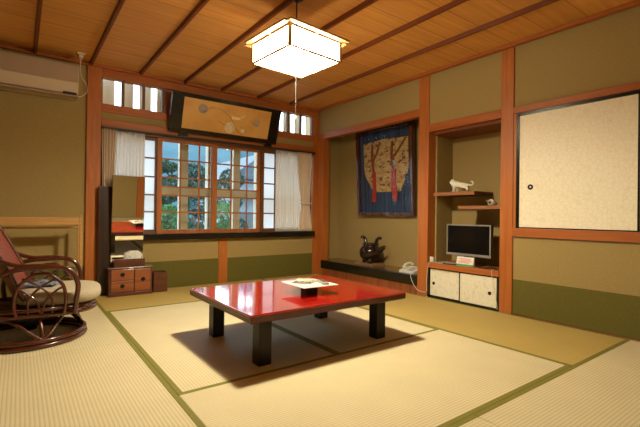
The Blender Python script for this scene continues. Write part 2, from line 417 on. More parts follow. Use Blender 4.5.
trim(MB().box(1.352, 1.50, B+.005, B+.03, 2.048, 2.325), 'redboard', 'brown board filling the upper pane beside the gold panel', 'board')
# window head inside the opening and reveals
trim(MB().box(.692, 3.495, B-.005, B+.1, 1.755, 1.798), 'sashd', 'dark wood track above the lattice sashes', 'window track')
# lattice sashes
def sash(name, label, x0, x1, yc, stile, mull, zs, zb=.640, zt=1.765, rail=.045, mat='sash', pane='glass', top=.045):
    r = thing(name, label, 'window', ((x0+x1)/2, yc, zb), kind='structure'); off = ((x0+x1)/2, yc, zb)
    h = .014
    f = MB().box(x0, x0+stile, yc-h, yc+h, zb, zt).box(x1-stile, x1, yc-h, yc+h, zb, zt)
    f.box(x0+stile, x1-stile, yc-h, yc+h, zb, zb+rail).box(x0+stile, x1-stile, yc-h, yc+h, zt-top, zt)
    f.obj('sash_frame', mat, r, off=off)
    g = MB()
    for q in mull: g.box(q-.009, q+.009, yc-.010, yc+.004, zb+rail, zt-top)
    for z in zs: g.box(x0+stile, x1-stile, yc-.009, yc+.003, z-.0085, z+.0085)
    if mull or zs: g.obj('muntin', mat, r, off=off)
    MB().box(x0+stile, x1-stile, yc+.004, yc+.007, zb+rail, zt-top).obj('pane', pane, r, off=off)
    return r
ZS = (.892, 1.090, 1.192, 1.300, 1.517)
sash('window_1', 'left sliding glass sash with brown wooden lattice', 1.282, 2.012, B+.03, .056, (1.552, 1.782), ZS)
sash('window_2', 'right sliding glass sash with brown wooden lattice', 1.945, 2.655, B+.062, .056, (2.222, 2.445), ZS)
ZP = (.892, 1.090, 1.300, 1.517)
sash('window_3', 'white paper screen between left curtain and glass sashes', .70, 1.30, B+.062, .035, (), ZP, mat='sashd', pane='paper')
sash('window_4', 'white paper screen between glass sashes and right curtain', 2.64, 3.48, B+.03, .045, (2.862,), ZP, mat='sashd', pane='paper')
# outer beige frame
w5 = thing('window_5', 'beige outer grille of posts and mid rail behind the glass', 'window', (2.1, 5.25, .5), kind='structure')
for x in (.91, 1.275, 1.640, 2.003, 2.365, 2.728, 3.09, 3.455):
    MB().box(x, x+.10, 5.2, 5.30, .4, 1.95).obj('post', 'outer', w5, off=(2.1, 5.25, .5))
MB().box(.5, 3.8, 5.205, 5.295, 1.108, 1.215).obj('rail', 'outer', w5, off=(2.1, 5.25, .5))
MB().box(.5, 3.8, 5.19, 5.31, .36, .44).obj('rail', 'outer', w5, off=(2.1, 5.25, .5))
trim(MB().box(.4, 3.9, B+.13, 5.32, .30, .36), 'outer', 'outer window ledge', 'ledge')
trim(MB().box(.3, 4.3, B+.13, 5.6, 2.62, 2.68), 'hroof', 'underside of the eave above the outer slats', 'eave')

# ---- right wall
WX = W+.014
wr = MB()
wr.box(WX, WX+.1, 3.0, B+.1, 2.075, ZC)                   # above the picture alcove
wr.box(WX, WX+.1, 2.03, 2.856, 1.88, ZC)                  # above the shelf alcove
wr.box(WX, WX+.1, YF, 1.91, 1.865, ZC)                    # above the sliding panels
wr.box(WX, WX+.1, YF, 1.91, .32, .70)                     # below the sliding panels
wall_right = struct('wall_right', wr, 'plaster', 'olive plaster wall at right above and below the sliding panels', 'wall')
MB().box(WX-.001, WX+.1, YF, 1.91, 0, .32).obj('lower_panel', 'green', wall_right)
struct('wall_alcove_back', MB().box(4.0, 4.1, 2.86, 5.0, .0, ZC), 'plaster', 'olive plaster back of the picture alcove', 'wall')
struct('wall_alcove_left', MB().box(W+.1, 4.0, B, B+.1, 0, ZC), 'plaster', 'olive plaster left side of the picture alcove', 'wall')
struct('wall_alcove_right', MB().box(W+.13, 4.0, 2.86, 2.90, 0, ZC), 'plaster', 'olive plaster right side of the picture alcove', 'wall')
struct('wall_niche_back', MB().box(4.0, 4.1, 1.93, 2.859, .0, ZC), 'plaster', 'olive plaster back of the shelf alcove', 'wall')
struct('wall_niche_left', MB().box(W+.13, 4.0, 2.839, 2.859, 0, ZC), 'plaster', 'olive plaster left side of the shelf alcove', 'wall')
struct('wall_niche_right', MB().box(W+.13, 4.0, 1.93, 2.03, 0, ZC), 'plaster', 'olive plaster right side of the shelf alcove', 'wall')
trim(MB().box(W+.05, 4.0, 2.03, 2.835, 1.77, 1.80), 'batten', 'dark wood soffit of the shelf alcove', 'soffit')
trim(MB().box(W+.1, 4.0, 2.90, B, 2.36, 2.40), 'batten', 'wood soffit of the picture alcove', 'soffit')
trim(MB().box(W, W+.13, 2.858, 2.994, 0, ZC, .005), 'post', 'orange wood post between picture alcove and shelf alcove', 'wooden post')
trim(MB().box(W, W+.13, 1.908, 2.030, 0, ZC, .005).box(W+.008, W+.1, 1.884, 1.91, .783, 1.815), 'post', 'orange wood post between shelf alcove and sliding panels', 'wooden post')
trim(MB().box(W+.003, W+.09, 2.994, B+.1, 1.998, 2.082, .004), 'beamY', 'orange wood lintel over the picture alcove', 'wooden beam')
trim(MB().box(W+.003, W+.09, 2.030, 2.858, 1.802, 1.884, .004), 'beamY', 'orange wood lintel over the shelf alcove', 'wooden beam')
trim(MB().box(W-.012, W+.09, YF, 1.908, 1.815, 1.870, .004), 'beamY', 'orange wood rail over the large sliding panels', 'wooden beam')
trim(MB().box(W-.012, W+.14, YF, 1.908, .706, .783, .004), 'beamY', 'orange wood sill under the large sliding panels', 'wooden beam')
trim(MB().box(W+.075, W+.14, YF, 1.908, .783, 1.815), 'black', 'dark recess behind the sliding panels', 'recess')
trim(MB().box(W+.012, W+.03, 1.868, 1.884, .783, 1.815).box(W+.002, W+.035, YF, 1.868, 1.801, 1.815), 'black', 'black jamb and track of the sliding panels', 'door frame')
trim(MB().box(W-.045, W, YF, B-.05, ZC-.03, ZC, .004), 'beamY', 'ceiling moulding along the right wall', 'moulding')
trim(MB().box(W-.014, W+.004, YF, 1.908, 0, .014), 'board', 'thin wood strip where mats meet the right wall', 'wooden strip')
# picture alcove floor
trim(MB().box(W-.006, W+.09, 2.994, 4.80, .098, .216, .006), 'black', 'black lacquered front edge of the alcove floor', 'alcove edge')
trim(MB().box(W+.09, 4.0, 2.90, B, .17, .214), 'board', 'polished brown floor board of the picture alcove', 'alcove floor')
trim(MB().box(W+.004, W+.08, 2.994, 4.77, 0, .098), 'redboard', 'reddish boards under the black alcove edge', 'wooden panel')
# large sliding panels
def fusuma(n, y0, y1, x, label, py):
    r = thing('door_%d' % n, label, 'sliding door', (x, (y0+y1)/2, .785), kind='structure'); off = (x, (y0+y1)/2, .785)
    z0, z1 = .785, 1.806
    MB().box(x, x+.02, y0, y1, z0, z1).obj('door_panel', 'fus', r, off=off)
    e = .013
    MB().box(x-.003, x+.023, y0, y0+e, z0, z1).box(x-.003, x+.023, y1-e, y1, z0, z1).box(x-.003, x+.023, y0, y1, z0, z0+.008).box(x-.003, x+.023, y0, y1, z1-.019, z1).obj('door_frame', 'black', r, off=off)
    dp = MB().lathe([(.0215, 0), (.0235, -.004), (.013, -.005), (.012, -.001)], (x, py, 1.147), 20, 'X').obj('door_pull', 'iron', r, True, off=off)
    MB().lathe([(.009, -.0015), (.008, -.0035)], (x, py, 1.147), 16, 'X').obj('pull_boss', 'petal', dp, off=off)
fusuma(1, .976, 1.868, W+.012, 'large cream sliding panel with honeycomb pattern and round pull', 1.757)
fusuma(2, .06, .99, W+.045, 'second cream sliding panel, mostly cut off at the right edge', .18)
# walls behind the camera
trim(MB().box(2.32, 2.46, YF-.001, YF+.04, 0, ZC, .004), 'post', 'orange wood post on the wall behind the viewpoint', 'wooden post')
fw_ = struct('wall_front', MB().box(XL-.1, 3.8, YF-.1, YF, -.05, ZC), 'plaster', 'olive plaster wall behind the viewpoint', 'wall')
lw_ = struct('wall_left', MB().box(XL-.1, XL, YF, B+.1, .32, ZC), 'plaster', 'olive plaster wall at left, outside the photo', 'wall')
MB().box(XL-.1, XL, YF, B+.1, -.05, .32).obj('lower_panel', 'green', lw_)
# unseen board added outside the window wall so no daylight creeps in
struct('daylight_stop_back', MB().box(XL, 4.1, B+.12, B+.16, -.12, .5), 'board', 'unseen board stopping daylight at the foot of the window wall', 'daylight_stop')

# ================================================================== LAMP
LX, LY, LZ = 1.59, 2.455, 1.975
lamp = thing('pendant_lamp', 'square paper shaded lamp glowing over the red table', 'lamp', (LX, LY, LZ), math.radians(4.5))
h = .222; zt = .135
MB().grid(lambda u, v: (-h+2*h*u, -h+2*h*v, .002), 1, 1).obj('shade_bottom', 'lampb', lamp)
MB().ell((0, 0, .068), (.085, .085, .05), 20, 12).obj('bulb', 'bulb', lamp, True)
MB().box(-h, h, -h, h, zt-.004, zt).obj('light_block_lid', 'trimw', lamp)  # unseen opaque lid, added to keep lamp light off the ceiling above
for i in range(4):
    o = MB().grid(lambda u, v: (-h+.006+2*(h-.006)*u, -h+.001, .006+(zt-.01)*v), 1, 1).obj('shade_panel', 'lamps', lamp); o.rotation_euler.z = i*PI/2
mb = MB()
for sx in (-1, 1):
    for sy in (-1, 1): mb.box(sx*h-.010, sx*h+.010, sy*h-.010, sy*h+.010, -.004, zt)
for s_ in (-1, 1):
    mb.box(-h-.014, h+.014, s_*h-.005, s_*h+.005, -.006, .006); mb.box(s_*h-.005, s_*h+.005, -h-.014, h+.014, -.006, .006)
mb.obj('shade_frame', 'trimw', lamp)
q = .262; mb = MB()
for s_ in (-1, 1):
    mb.box(-q, q, s_*q-.02, s_*q+.02, zt, zt+.014, .002); mb.box(s_*q-.02, s_*q+.02, -q+.02, q-.02, zt, zt+.014, .002)
mb.box(-q, q, -.012, .012, zt+.003, zt+.012).box(-.012, .012, -q, q, zt+.003, zt+.012)
mb.obj('top_rim', 'trimw', lamp)
MB().tube([(0, 0, zt), (0, 0, ZC-LZ-.02)], .005, 8).obj('power_cord', 'blackp', lamp)
MB().lathe([(.012, ZC-LZ-.035), (.05, ZC-LZ-.022), (.055, ZC-LZ)], seg=20).obj('ceiling_rose', 'blackp', lamp, True)
pc = MB().tube([(.0, .0, .0), (.0, .0, -.385)], .002, 6).obj('pull_cord', 'pull', lamp)
MB().lathe([(.002, -.382), (.006, -.39), (.007, -.43), (.003, -.435)], seg=10).obj('pull_knob', 'white', pc, True)

# ================================================================== LOW TABLE
TX0, TX1, TY0, TY1, TZ = 1.0, 2.235, 1.965, 2.925, .335
tb = thing('low_table', 'low red lacquered table with black square legs on the tatami', 'table', ((TX0+TX1)/2, (TY0+TY1)/2, 0))
hx, hy = (TX1-TX0)/2, (TY1-TY0)/2
MB().box(-hx, hx, -hy, hy, TZ-.014, TZ, .006, 3).obj('tabletop', 'lacq', tb)
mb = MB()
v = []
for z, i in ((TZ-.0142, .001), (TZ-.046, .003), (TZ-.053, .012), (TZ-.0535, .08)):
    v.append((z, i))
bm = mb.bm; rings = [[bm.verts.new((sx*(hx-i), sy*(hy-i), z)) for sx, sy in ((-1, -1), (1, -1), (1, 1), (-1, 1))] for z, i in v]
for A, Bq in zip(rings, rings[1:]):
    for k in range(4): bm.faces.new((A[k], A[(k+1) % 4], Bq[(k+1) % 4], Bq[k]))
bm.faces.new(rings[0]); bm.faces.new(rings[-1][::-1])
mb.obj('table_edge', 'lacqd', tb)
cx, cy = (TX0+TX1)/2, (TY0+TY1)/2
LEG = [(1.158, 2.118), (2.093, 2.110), (1.155, 2.795), (2.093, 2.790)]
for a, b_ in LEG:
    MB().box(a-cx-.042, a-cx+.042, b_-cy-.042, b_-cy+.042, 0, TZ-.053, .004).obj('leg', 'legs', tb)
x0, x1, y0, y1 = 1.2-cx, 2.051-cx, 2.118-cy, 2.795-cy
MB().box(x0, x1, y0-.012, y0+.012, TZ-.085, TZ-.053).box(x0, x1, y1-.012, y1+.012, TZ-.085, TZ-.053).box(x0-.045-.012+.01, x0-.035, y0+.042, y1-.042, TZ-.085, TZ-.053).box(x1+.035, x1+.047, y0+.042, y1-.042, TZ-.085, TZ-.053).obj('apron', 'legs', tb)
# things on the table
st = thing('pedestal_tray', 'white square sheet laid on a small black block on the table', 'tray', (1.652, 2.345, TZ), math.radians(-2))
MB().box(-.045, .045, -.04, .04, 0, .058, .003).obj('block', 'blackp', st)
MB().box(-.142, .142, -.155, .155, .058, .063, .001).obj('sheet', 'white', st)
lf = thing('leaflet_bundle', 'grey green patterned leaflets lying on the white sheet', 'leaflets', (1.655, 2.40, TZ+.063), math.radians(35))
MB().box(-.09, .06, -.07, .07, 0, .007, .001).obj('leaflet', 'grey', lf)
o = MB().box(-.08, .05, -.06, .065, .007, .016, .002).obj('leaflet', 'grey', lf); o.rotation_euler.z = .12
rm = thing('remote_control', 'pale remote control lying beside the leaflets on the white sheet', 'remote control', (1.735, 2.30, TZ+.063), math.radians(-20))
MB().box(-.024, .024, -.085, .085, 0, .016, .004).obj('body', 'remote', rm)
MB().box(-.016, .016, .03, .07, .016, .0172).box(-.016, .016, -.06, .015, .016, .0172).obj('buttons', 'blackp', rm)

# ================================================================== DRESSER WITH MIRROR
DX0, DX1, DY0, DY1, DH = .752, 1.178, 4.655, 4.797, .300
dr = thing('mirror_dresser', 'low wooden dresser with tall frameless mirror at the window', 'dresser', ((DX0+DX1)/2, (DY0+DY1)/2, 0)); off = dr.location.copy()
MB().box(DX0, DX1, DY0+.01, DY1, 0, DH-.014).obj('cabinet_body', 'dress', dr, off=off)
MB().box(DX0-.012, DX1+.012, DY0-.012, DY1, DH-.014, DH, .003).obj('cabinet_top', 'dress', dr, off=off)
MB().box(DX0-.004, DX1+.004, DY0-.004, DY0+.012, 0, .035, .002).obj('plinth', 'dress', dr, off=off)
def pull(par, x, z):
    MB().lathe([(.023, 0), (.023, -.004), (.014, -.007)], (x, DY0, z), 20, 'Y').tube([(x-.014, DY0-.008, z-.002), (x-.01, DY0-.014, z-.014), (x, DY0-.015, z-.018), (x+.01, DY0-.014, z-.014), (x+.014, DY0-.008, z-.002)], .003, 6).obj('pull', 'iron', par, off=off)
for z0, z1 in ((.165, .277), (.045, .157)):
    d = MB().box(.772, .990, DY0-.003, DY0+.02, z0, z1, .003).obj('drawer', 'drawer', dr, off=off); pull(d, .881, (z0+z1)/2+.004)
d = MB().box(1.000, 1.160, DY0-.003, DY0+.02, .045, .277, .003).obj('door', 'drawer', dr, off=off); pull(d, 1.085, .165)
# stand box for the mirror
MB().box(.806, 1.112, 4.70, 4.715, DH, .385, .002).box(.806, .82, 4.715, 4.79, DH, .372).box(1.098, 1.112, 4.715, 4.79, DH, .372).box(.82, 1.098, 4.715, 4.79, DH, .312).obj('mirror_stand', 'dress', dr, off=off)
mh = bpy.data.objects.new('mirror', None)
mir = MB().box(-.159, .159, 0, .006, 0, .92).obj('mirror', 'mirror', dr)
mir.location = Vector((.945, 4.775, .352)) - off; mir.rotation_euler = (math.radians(3.95), 0, math.radians(.5))
o = MB().box(-.161, .161, .006, .018, -.03, .922).obj('mirror_back', 'dress', mir)
tis = thing('tissue', 'crumpled white tissue in the stand at the foot of the mirror', 'tissue', (1.005, 4.742, .315))
random.seed(3)
def crump(u, v):
    a = 2*PI*u; p = PI*v; r = .052*(1+.35*math.sin(5*a+3*p)*math.sin(p)+.2*random.uniform(-1, 1)*math.sin(p))
    return (1.35*r*math.sin(p)*math.cos(a), .4*r*math.sin(p)*math.sin(a), .075+r*1.35*math.cos(p))
MB().grid(crump, 22, 12).obj('tissue_sheet', 'tissue', tis)
wb_ = thing('wastebasket', 'square reddish wooden wastebasket right of the dresser', 'wastebasket', (1.275, 4.76, 0))
a = .074
MB().box(-a, a, -a, -a+.008, .006, .218).box(-a, a, a-.008, a, .006, .218).box(-a, -a+.008, -a+.008, a-.008, .006, .218).box(a-.008, a, -a+.008, a-.008, .006, .218).obj('side_panel', 'dress', wb_)
MB().box(-a, a, -a, a, 0, .006).obj('bottom', 'dress', wb_)
bd = thing('standing_board', 'dark brown board standing behind the dresser beside the post', 'board', (.735, 4.814, 0))
MB().box(-.068, .085, -.012, .012, 0, 1.155, .003).obj('panel', 'dkboard', bd)

# ================================================================== CURTAINS
cr = thing('curtain_rail', 'dark brown curtain rail across the top of the window', 'curtain rail', (2.1, B-.05, 1.775))
MB().box(.70-2.1, 3.49-2.1, -.016, .012, .003, .021, .002).obj('track', 'rail', cr)
for x in (.705, 3.475): MB().box(x-2.1, x-2.09, -.012, .03, -.006, .028).obj('end_cap', 'rail', cr)
def curtain(name, label, xa, xb, zb, zt, folds, amp, mat, y=B-.048, prof=None, group=None):
    zc = zt; xm = (xa(0)+xb(0))/2
    r = thing(name, label, 'curtain', (xm, y, zt), group=group)
    def f(u, v):
        z = zt+(zb-zt)*v; x0, x1 = xa(v), xb(v); k = (x1-x0)/(xb(0)-xa(0))
        ph = 2*PI*folds*u
        yy = amp*math.sin(ph)*(.55+.45*k)+amp*.4*math.sin(2.3*ph+1+2*v)
        return (x0+(x1-x0)*u-xm, yy, z-zt)
    MB().grid(f, folds*10, 24).obj('cloth', mat, r, True, solid=.002)
    return r
curtain('drape_curtain', 'beige drape bunched beside the left window post', lambda v: .697+.02*v, lambda v: .838-.035*v, .66, 1.775, 5, .016, 'drape')
curtain('sheer_curtain', 'white sheer curtain hanging behind the mirror', lambda v: .83-.03*v, lambda v: 1.135, .65, 1.775, 9, .008, 'sheer', y=B-.016)
curtain('sheer_curtain', 'white sheer curtain at the right end of the window', lambda v: 2.85, lambda v: 3.26, .643, 1.775, 11, .008, 'sheer', y=B-.016)
def tie(v):
    d = abs(v-.655); return max(0, 1-d/.5)
c4 = curtain('drape_curtain', 'beige drape tied back at the right end of the window', lambda v: 3.185+.075*tie(v)-.01*max(0, v-.7), lambda v: 3.425-.028*tie(v)+.10*max(0, v-.7), .645, 1.775, 6, .014, 'drape', y=B-.052)
mb = MB().tube(spline([(-.045, -.03, -.735), (.01, -.032, -.745), (.092, -.03, -.732), (.098, .012, -.73), (.02, .018, -.74), (-.048, .012, -.735)], 6, True), .011, 6, True)
mb.obj('tieback', 'drape', c4)

# ================================================================== PAINTED PANEL OVER THE WINDOW
pa = thing('painted_panel', 'black framed gold panel of bird and peonies above the window', 'painting', (2.095, B-.04, 1.845))
tilt = math.atan2(.15, .45)
L_ = .46; PX = .715
fr = MB().box(-PX, PX, -.03, 0, 0, L_, .004).obj('frame', 'black', pa)
fr.rotation_euler.x = tilt
p = MB().box(-.575, .572, -.034, -.028, .055, L_-.045).obj('gold_panel', 'gold', fr)
MB().box(-PX, PX, -.04, -.028, L_-.03, L_, .003).box(-PX, PX, -.04, -.028, 0, .03, .003).box(-PX, -PX+.05, -.04, -.028, .03, L_-.03, .003).box(PX-.05, PX, -.04, -.028, .03, L_-.03, .003).obj('frame_moulding', 'black', fr)
def blossom(cx_, cz_, r, m_):
    mb = MB()
    for k in range(9):
        a = 2*PI*k/9
        mb.lathe([(r*.45, 0), (r*.4, -.0012)], (cx_+r*.62*math.cos(a), -.0341, cz_+r*.62*math.sin(a)), 12, 'Y')
    mb.lathe([(r*.6, 0), (r*.4, -.002)], (cx_, -.0341, cz_), 14, 'Y')
    mb.obj('blossom', m_, p)
blossom(-.345, .315, .058, 'petalg'); blossom(.02, .135, .066, 'petal'); blossom(.38, .245, .045, 'petalg'); blossom(.20, .12, .028, 'petal')
mb = MB()
for pts in ([(-.29, .33), (-.2, .345), (-.1, .33), (0, .27), (.06, .20)], [(.02, .19), (.1, .13), (.17, .09), (.2, .06)], [(-.14, .20), (-.08, .17), (-.02, .15)], [(.06, .2), (.1, .15), (.14, .09)], [(.3, .25), (.38, .2), (.41, .22)], [(-.36, .26), (-.3, .29), (-.22, .36)], [(.16, .16), (.22, .14), (.26, .10)]):
    mb.tube([(a, -.0345, b_) for a, b_ in [(q.x, q.z) for q in spline([(a, 0, b_) for a, b_ in pts], 6)]], .0021, 5)
mb.obj('twig', 'twig', p)
mb = MB().ell((.095, -.036, .262), (.05, .004, .017)).ell((.048, -.036, .258), (.018, .004, .014))
mb.prism([(.11, .262), (.155, .292), (.21, .318), (.185, .288), (.145, .262)], 'Y', -.037, -.034).prism([(.09, .265), (.03, .292), (.0, .286), (.05, .262)], 'Y', -.037, -.034)
mb.obj('bird', 'petal', p, True)
for x, lb in ((1.555, 'black bracket under the left end of the gold panel'), (2.70, 'black bracket under the right end of the gold panel')):
    b_ = thing('bracket', lb, 'bracket', (x, B-.03, 1.80))
    MB().prism([(-.045, -.005), (.045, -.005), (.055, .02), (.02, .062), (-.012, .062), (-.055, .02)], 'Y', -.036, -.001).obj('plate', 'iron', b_)

# ================================================================== AIR CONDITIONER + OUTLET
ac = thing('air_conditioner', 'cream wall air conditioner high on the wall at left', 'air conditioner', (.06, B, 2.03))
MB().prism([(0, .0), (0, .305), (-.20, .305), (-.215, .29), (-.215, .135), (-.225, .128), (-.20, .02), (-.14, 0)], 'X', -.40, .40).obj('body', 'ac', ac)
MB().prism([(-.218, .302), (-.2155, .302), (-.2155, .14), (-.2215, .14)], 'X', -.398, .396).obj('front_grille', 'acd', ac)
MB().box(-.40, .395, -.218, -.10, -.008, .004).obj('louver', 'acd', ac)
MB().prism([(-.2165, .032), (-.2035, .032), (-.2005, .012), (-.2125, .012)], 'X', .27, .385).obj('display', 'blackp', ac)
co = thing('ceiling_outlet', 'small cream outlet on the ceiling above the air conditioner', 'outlet', (.473, 4.64, ZC))
MB().box(-.035, .035, -.03, .03, -.022, 0, .004).obj('socket', 'ac', co)
MB().box(-.018, .018, -.016, .016, -.05, -.022, .004).obj('plug', 'ac', co)
cd = MB().tube(spline([(.473, 4.64, 2.405), (.475, 4.70, 2.33), (.50, 4.82, 2.27), (.54, 4.85, 2.22), (.552, 4.82, 2.13), (.50, 4.79, 2.065), (.463, 4.78, 2.05)], 8), .004, 6)
cd.obj('power_cord', 'cord', ac, True, off=(.06, B, 2.03))

# ================================================================== TOWEL RACK
tr = thing('towel_rack', 'pale wooden rack standing at the wall behind the rattan chair', 'rack', (.05, 4.55, 0))
for s_ in (-1, 1):
    for yy in (-.0, .16):
        MB().box(s_*.435-.013, s_*.435+.013, yy-.013, yy+.013, .02, .845-(.09 if yy else 0), .003).obj('leg', 'lwood', tr)
    MB().box(s_*.435-.014, s_*.435+.014, -.06, .20, 0, .028, .004).obj('foot', 'lwood', tr)
mb = MB().box(-.422, .422, -.012, .012, .752, .828, .01, 3)
mb.obj('top_rail', 'lwood', tr)
MB().tube([(-.43, .16, .725), (.43, .16, .725)], .009, 8).obj('rear_rail', 'lwood', tr)

# ================================================================== RATTAN CHAIR
ch = thing('rattan_chair', 'dark red rattan swivel armchair with beige seat cushion', 'chair', (.06, 3.48, 0), math.radians(-7.5))
def ring(rx, ry, z, n=40, cx_=0, pw=1.0):
    out = []
    for k in range(n):
        a = 2*PI*k/n; c, s_ = math.cos(a), math.sin(a)
        out.append((cx_+rx*math.copysign(abs(c)**pw, c), ry*math.copysign(abs(s_)**pw, s_), z))
    return out
MB().tube(ring(.345, .345, .0165), .0165, 8, True).tube(ring(.340, .340, .047), .0155, 8, True).obj('base_ring', 'rattan', ch, True)
A4 = [math.radians(a) for a in (-70, 20, 110, 200)]
def rp(a, r, z): return (r*math.cos(a), r*math.sin(a), z)
for a in A4:
    d = PI/4
    mb = MB().tube(spline([rp(a, .335, .05), rp(a+.16, .315, .085), rp(a+d*.55, .28, .15), rp(a+d, .25, .178), rp(a+2*d-d*.55, .28, .15), rp(a+2*d-.16, .315, .085), rp(a+2*d, .335, .05)], 6), .0125, 8)
    mb.tube(spline([rp(a, .335, .05), rp(a, .31, .11), rp(a, .26, .178)], 5), .0125, 8)
    mb.obj('base_strut', 'rattan', ch, True)
MB().lathe([(.24, .165), (.26, .172), (.26, .186), (.2, .19)], seg=32).lathe([(.05, .06), (.06, .165)], seg=20).obj('swivel', 'iron', ch, True)
MB().tube(ring(.395, .275, .203, 44, .01, .75), .0165, 8, True).tube(ring(.385, .265, .234, 44, .01, .75), .0155, 8, True).obj('seat_frame', 'rattan', ch, True)
mb = MB()
for k in range(7):
    y = -.21+.07*k; mb.tube([(-.35, y, .22), (.36, y, .22)], .008, 6)
mb.obj('seat_slats', 'rattan', ch, True)
MB().ell((.185, 0, .302), (.26, .262, .06), 36, 14, .62).obj('seat_cushion', 'cush', ch, True)
for sgn in (-1, 1):
    y = sgn*.285
    arm = MB().tube(spline([(-.17, y*.97, .20), (-.185, y, .33), (-.15, y, .44), (-.05, y*1.02, .502), (.08, y*1.03, .514), (.19, y*1.03, .514), (.262, y*1.02, .485), (.302, y, .40), (.296, y*.98, .30), (.285, y*.95, .20)], 8), .0165, 8).obj('armrest', 'rattan', ch, True)
    MB().tube(spline([(-.50, y*.80, .93), (-.40, y*.9, .80), (-.27, y*.97, .665), (-.13, y*1.0, .575), (-.02, y*1.02, .532), (.09, y*1.03, .529), (.19, y*1.03, .518), (.24, y*1.025, .500)], 8), .014, 8).obj('arm_brace', 'rattan', arm, True)
    MB().tube(spline([(-.03, y, .205), (-.045, y, .30), (-.02, y, .40), (.05, y, .465), (.10, y, .474), (.15, y, .465), (.215, y, .40), (.235, y, .30), (.225, y, .205)], 8), .0115, 8).obj('arm_arch', 'rattan', arm, True)
    mb = MB()
    for x0, x1 in ((.03, .15), (.16, .04)):
        mb.tube(spline([(x0, y, .215), (x0+(x1-x0)*.02, y, .31), ((x0+x1)/2, y, .385), (x1+(x1-x0)*.35, y, .45)], 6), .0075, 6)
    mb.tube(spline([(.095, y, .215), (.075, y, .30), (.01, y, .36), (-.03, y, .385)], 6), .0075, 6).tube(spline([(.105, y, .215), (.125, y, .30), (.18, y, .36), (.222, y, .385)], 6), .0075, 6)
    mb.tube([(-.03, y, .245), (.225, y, .245)], .0095, 6)
    mb.obj('arm_lattice', 'rattan', arm, True)
def backf(u, v):
    a = (u-.5)*2; z = .30+.66*v; x = -.02-.40*(z-.30)*(1+.25*v)-.0*a+.085*a*a-.06
    return (x, a*(.235+.03*math.sin(PI*v)), z)
bk = MB().grid(backf, 16, 14).obj('backrest', 'rweave', ch, True, solid=.012)
e = [backf(0, j/10) for j in range(11)]+[backf(i/8, 1) for i in range(1, 8)]+[backf(1, 1-j/10) for j in range(11)]
MB().tube(spline(e, 3), .015, 8).obj('back_frame', 'rattan', bk, True)
cl = thing('folded_cloth', 'small blue patterned cloth lying on the rattan chair seat', 'cloth', (.13, 3.44, .362), math.radians(-20))
MB().grid(lambda u, v: ((u-.5)*.19, (v-.5)*.16, .010+.022*math.exp(-((u-.5)**2+(v-.5)**2)*9)+.006*math.sin(9*u+4*v)), 14, 12).obj('fabric', 'blue', cl, True, solid=.012)

# ================================================================== ALCOVE: PICTURE, CENSER, PHONE
kf = thing('framed_garment', 'brocade garment with red bands in a dark frame in the alcove', 'picture', (3.985, 3.862, .878))
kf.rotation_euler.y = -math.radians(3.0)
hw, hh = .522, 1.20
MB().box(-.012, 0, -hw+.02, hw-.02, .02, hh-.02).obj('backing_cloth', 'navy', kf)
mb = MB(); e = .052
mb.box(-.06, 0, -hw, -hw+e, 0, hh, .008).box(-.06, 0, hw-e, hw, 0, hh, .008).box(-.06, 0, -hw+e, hw-e, 0, e, .008).box(-.06, 0, -hw+e, hw-e, hh-e, hh, .008)
mb.obj('frame', 'kframe', kf)
def K(q): return (q[0], q[1])
body = [(.388, 1.005), (.15, 1.02), (0, 1.03), (-.15, 1.02), (-.425, 1.01), (-.43, .62), (-.395, .54), (-.285, .325), (.21, .325), (.365, .56), (.385, .66)]
g = MB().prism(body, 'X', -.026, -.012).obj('garment', 'brocade', kf)
MB().prism([(.235, .335), (.16, .335), (.155, .19), (.235, .19)], 'X', -.034, -.026).box(-.036, -.026, .155, .215, .33, .60).obj('red_band', 'redband', kf)
MB().prism([(-.14, .335), (-.235, .335), (-.235, .20), (-.15, .195)], 'X', -.034, -.026).box(-.036, -.026, -.215, -.135, .33, .62).obj('red_band', 'redband', kf)
for sg_, k1 in ((1, [(-.034, .06, 1.0), (-.036, .12, .86), (-.034, .185, .76)]), (-1, [(-.034, -.40, 1.0), (-.036, -.29, .88), (-.034, -.19, .78)])):
    a = .2 if sg_ > 0 else -.165
    mb = MB().tube(spline([(-.034, a, .98), (-.036, a+.015, .8), (-.034, a-.01, .60)], 6), .018, 6).tube(spline(k1, 6), .012, 6).ell((-.04, a, .76), (.014, .03, .045))
    mb.obj('cord_knot', 'rope', kf, True)
MB().box(-.05, -.048, -hw+e, hw-e, e, hh-e).obj('glazing', 'glass2', kf)
cs = thing('incense_burner', 'dark bronze incense burner with two upright handles in the alcove', 'incense burner', (3.80, 3.965, .2475))
prof = [(.05, .022), (.10, .034), (.142, .08), (.155, .13), (.148, .18), (.12, .215), (.098, .23), (.108, .242), (.112, .258), (.096, .262), (.086, .24), (.02, .20)]
MB().lathe(prof, seg=32).obj('bowl', 'bronze', cs, True)
for s_ in (-1, 1):
    MB().tube(spline([(0, s_*.085, .22), (0, s_*.098, .27), (0, s_*.118, .315), (0, s_*.158, .338), (0, s_*.188, .332)], 6), lambda t: .026-.008*t, 8).obj('handle', 'bronze', cs, True)
for a in (100, 220, 340):
    c_, s_ = math.cos(math.radians(a)), math.sin(math.radians(a))
    MB().tube(spline([(.09*c_, .09*s_, .06), (.11*c_, .11*s_, .03), (.11*c_, .11*s_, .0)], 5), lambda t: .032-.012*t, 8).obj('leg', 'bronze', cs, True)
MB().tube(spline([(.02, -.13, .15), (.03, -.17, .165), (.03, -.20, .195), (.03, -.225, .20)], 5), lambda t: .02-.008*t, 8).obj('spout', 'bronze', cs, True)
sl = tag(MB().box(-.12, .12, -.17, .17, 0, .033, .004).obj('display_base', 'slab'), 'flat wooden base under the bronze incense burner', 'base'); sl.location = (3.80, 3.985, .214)
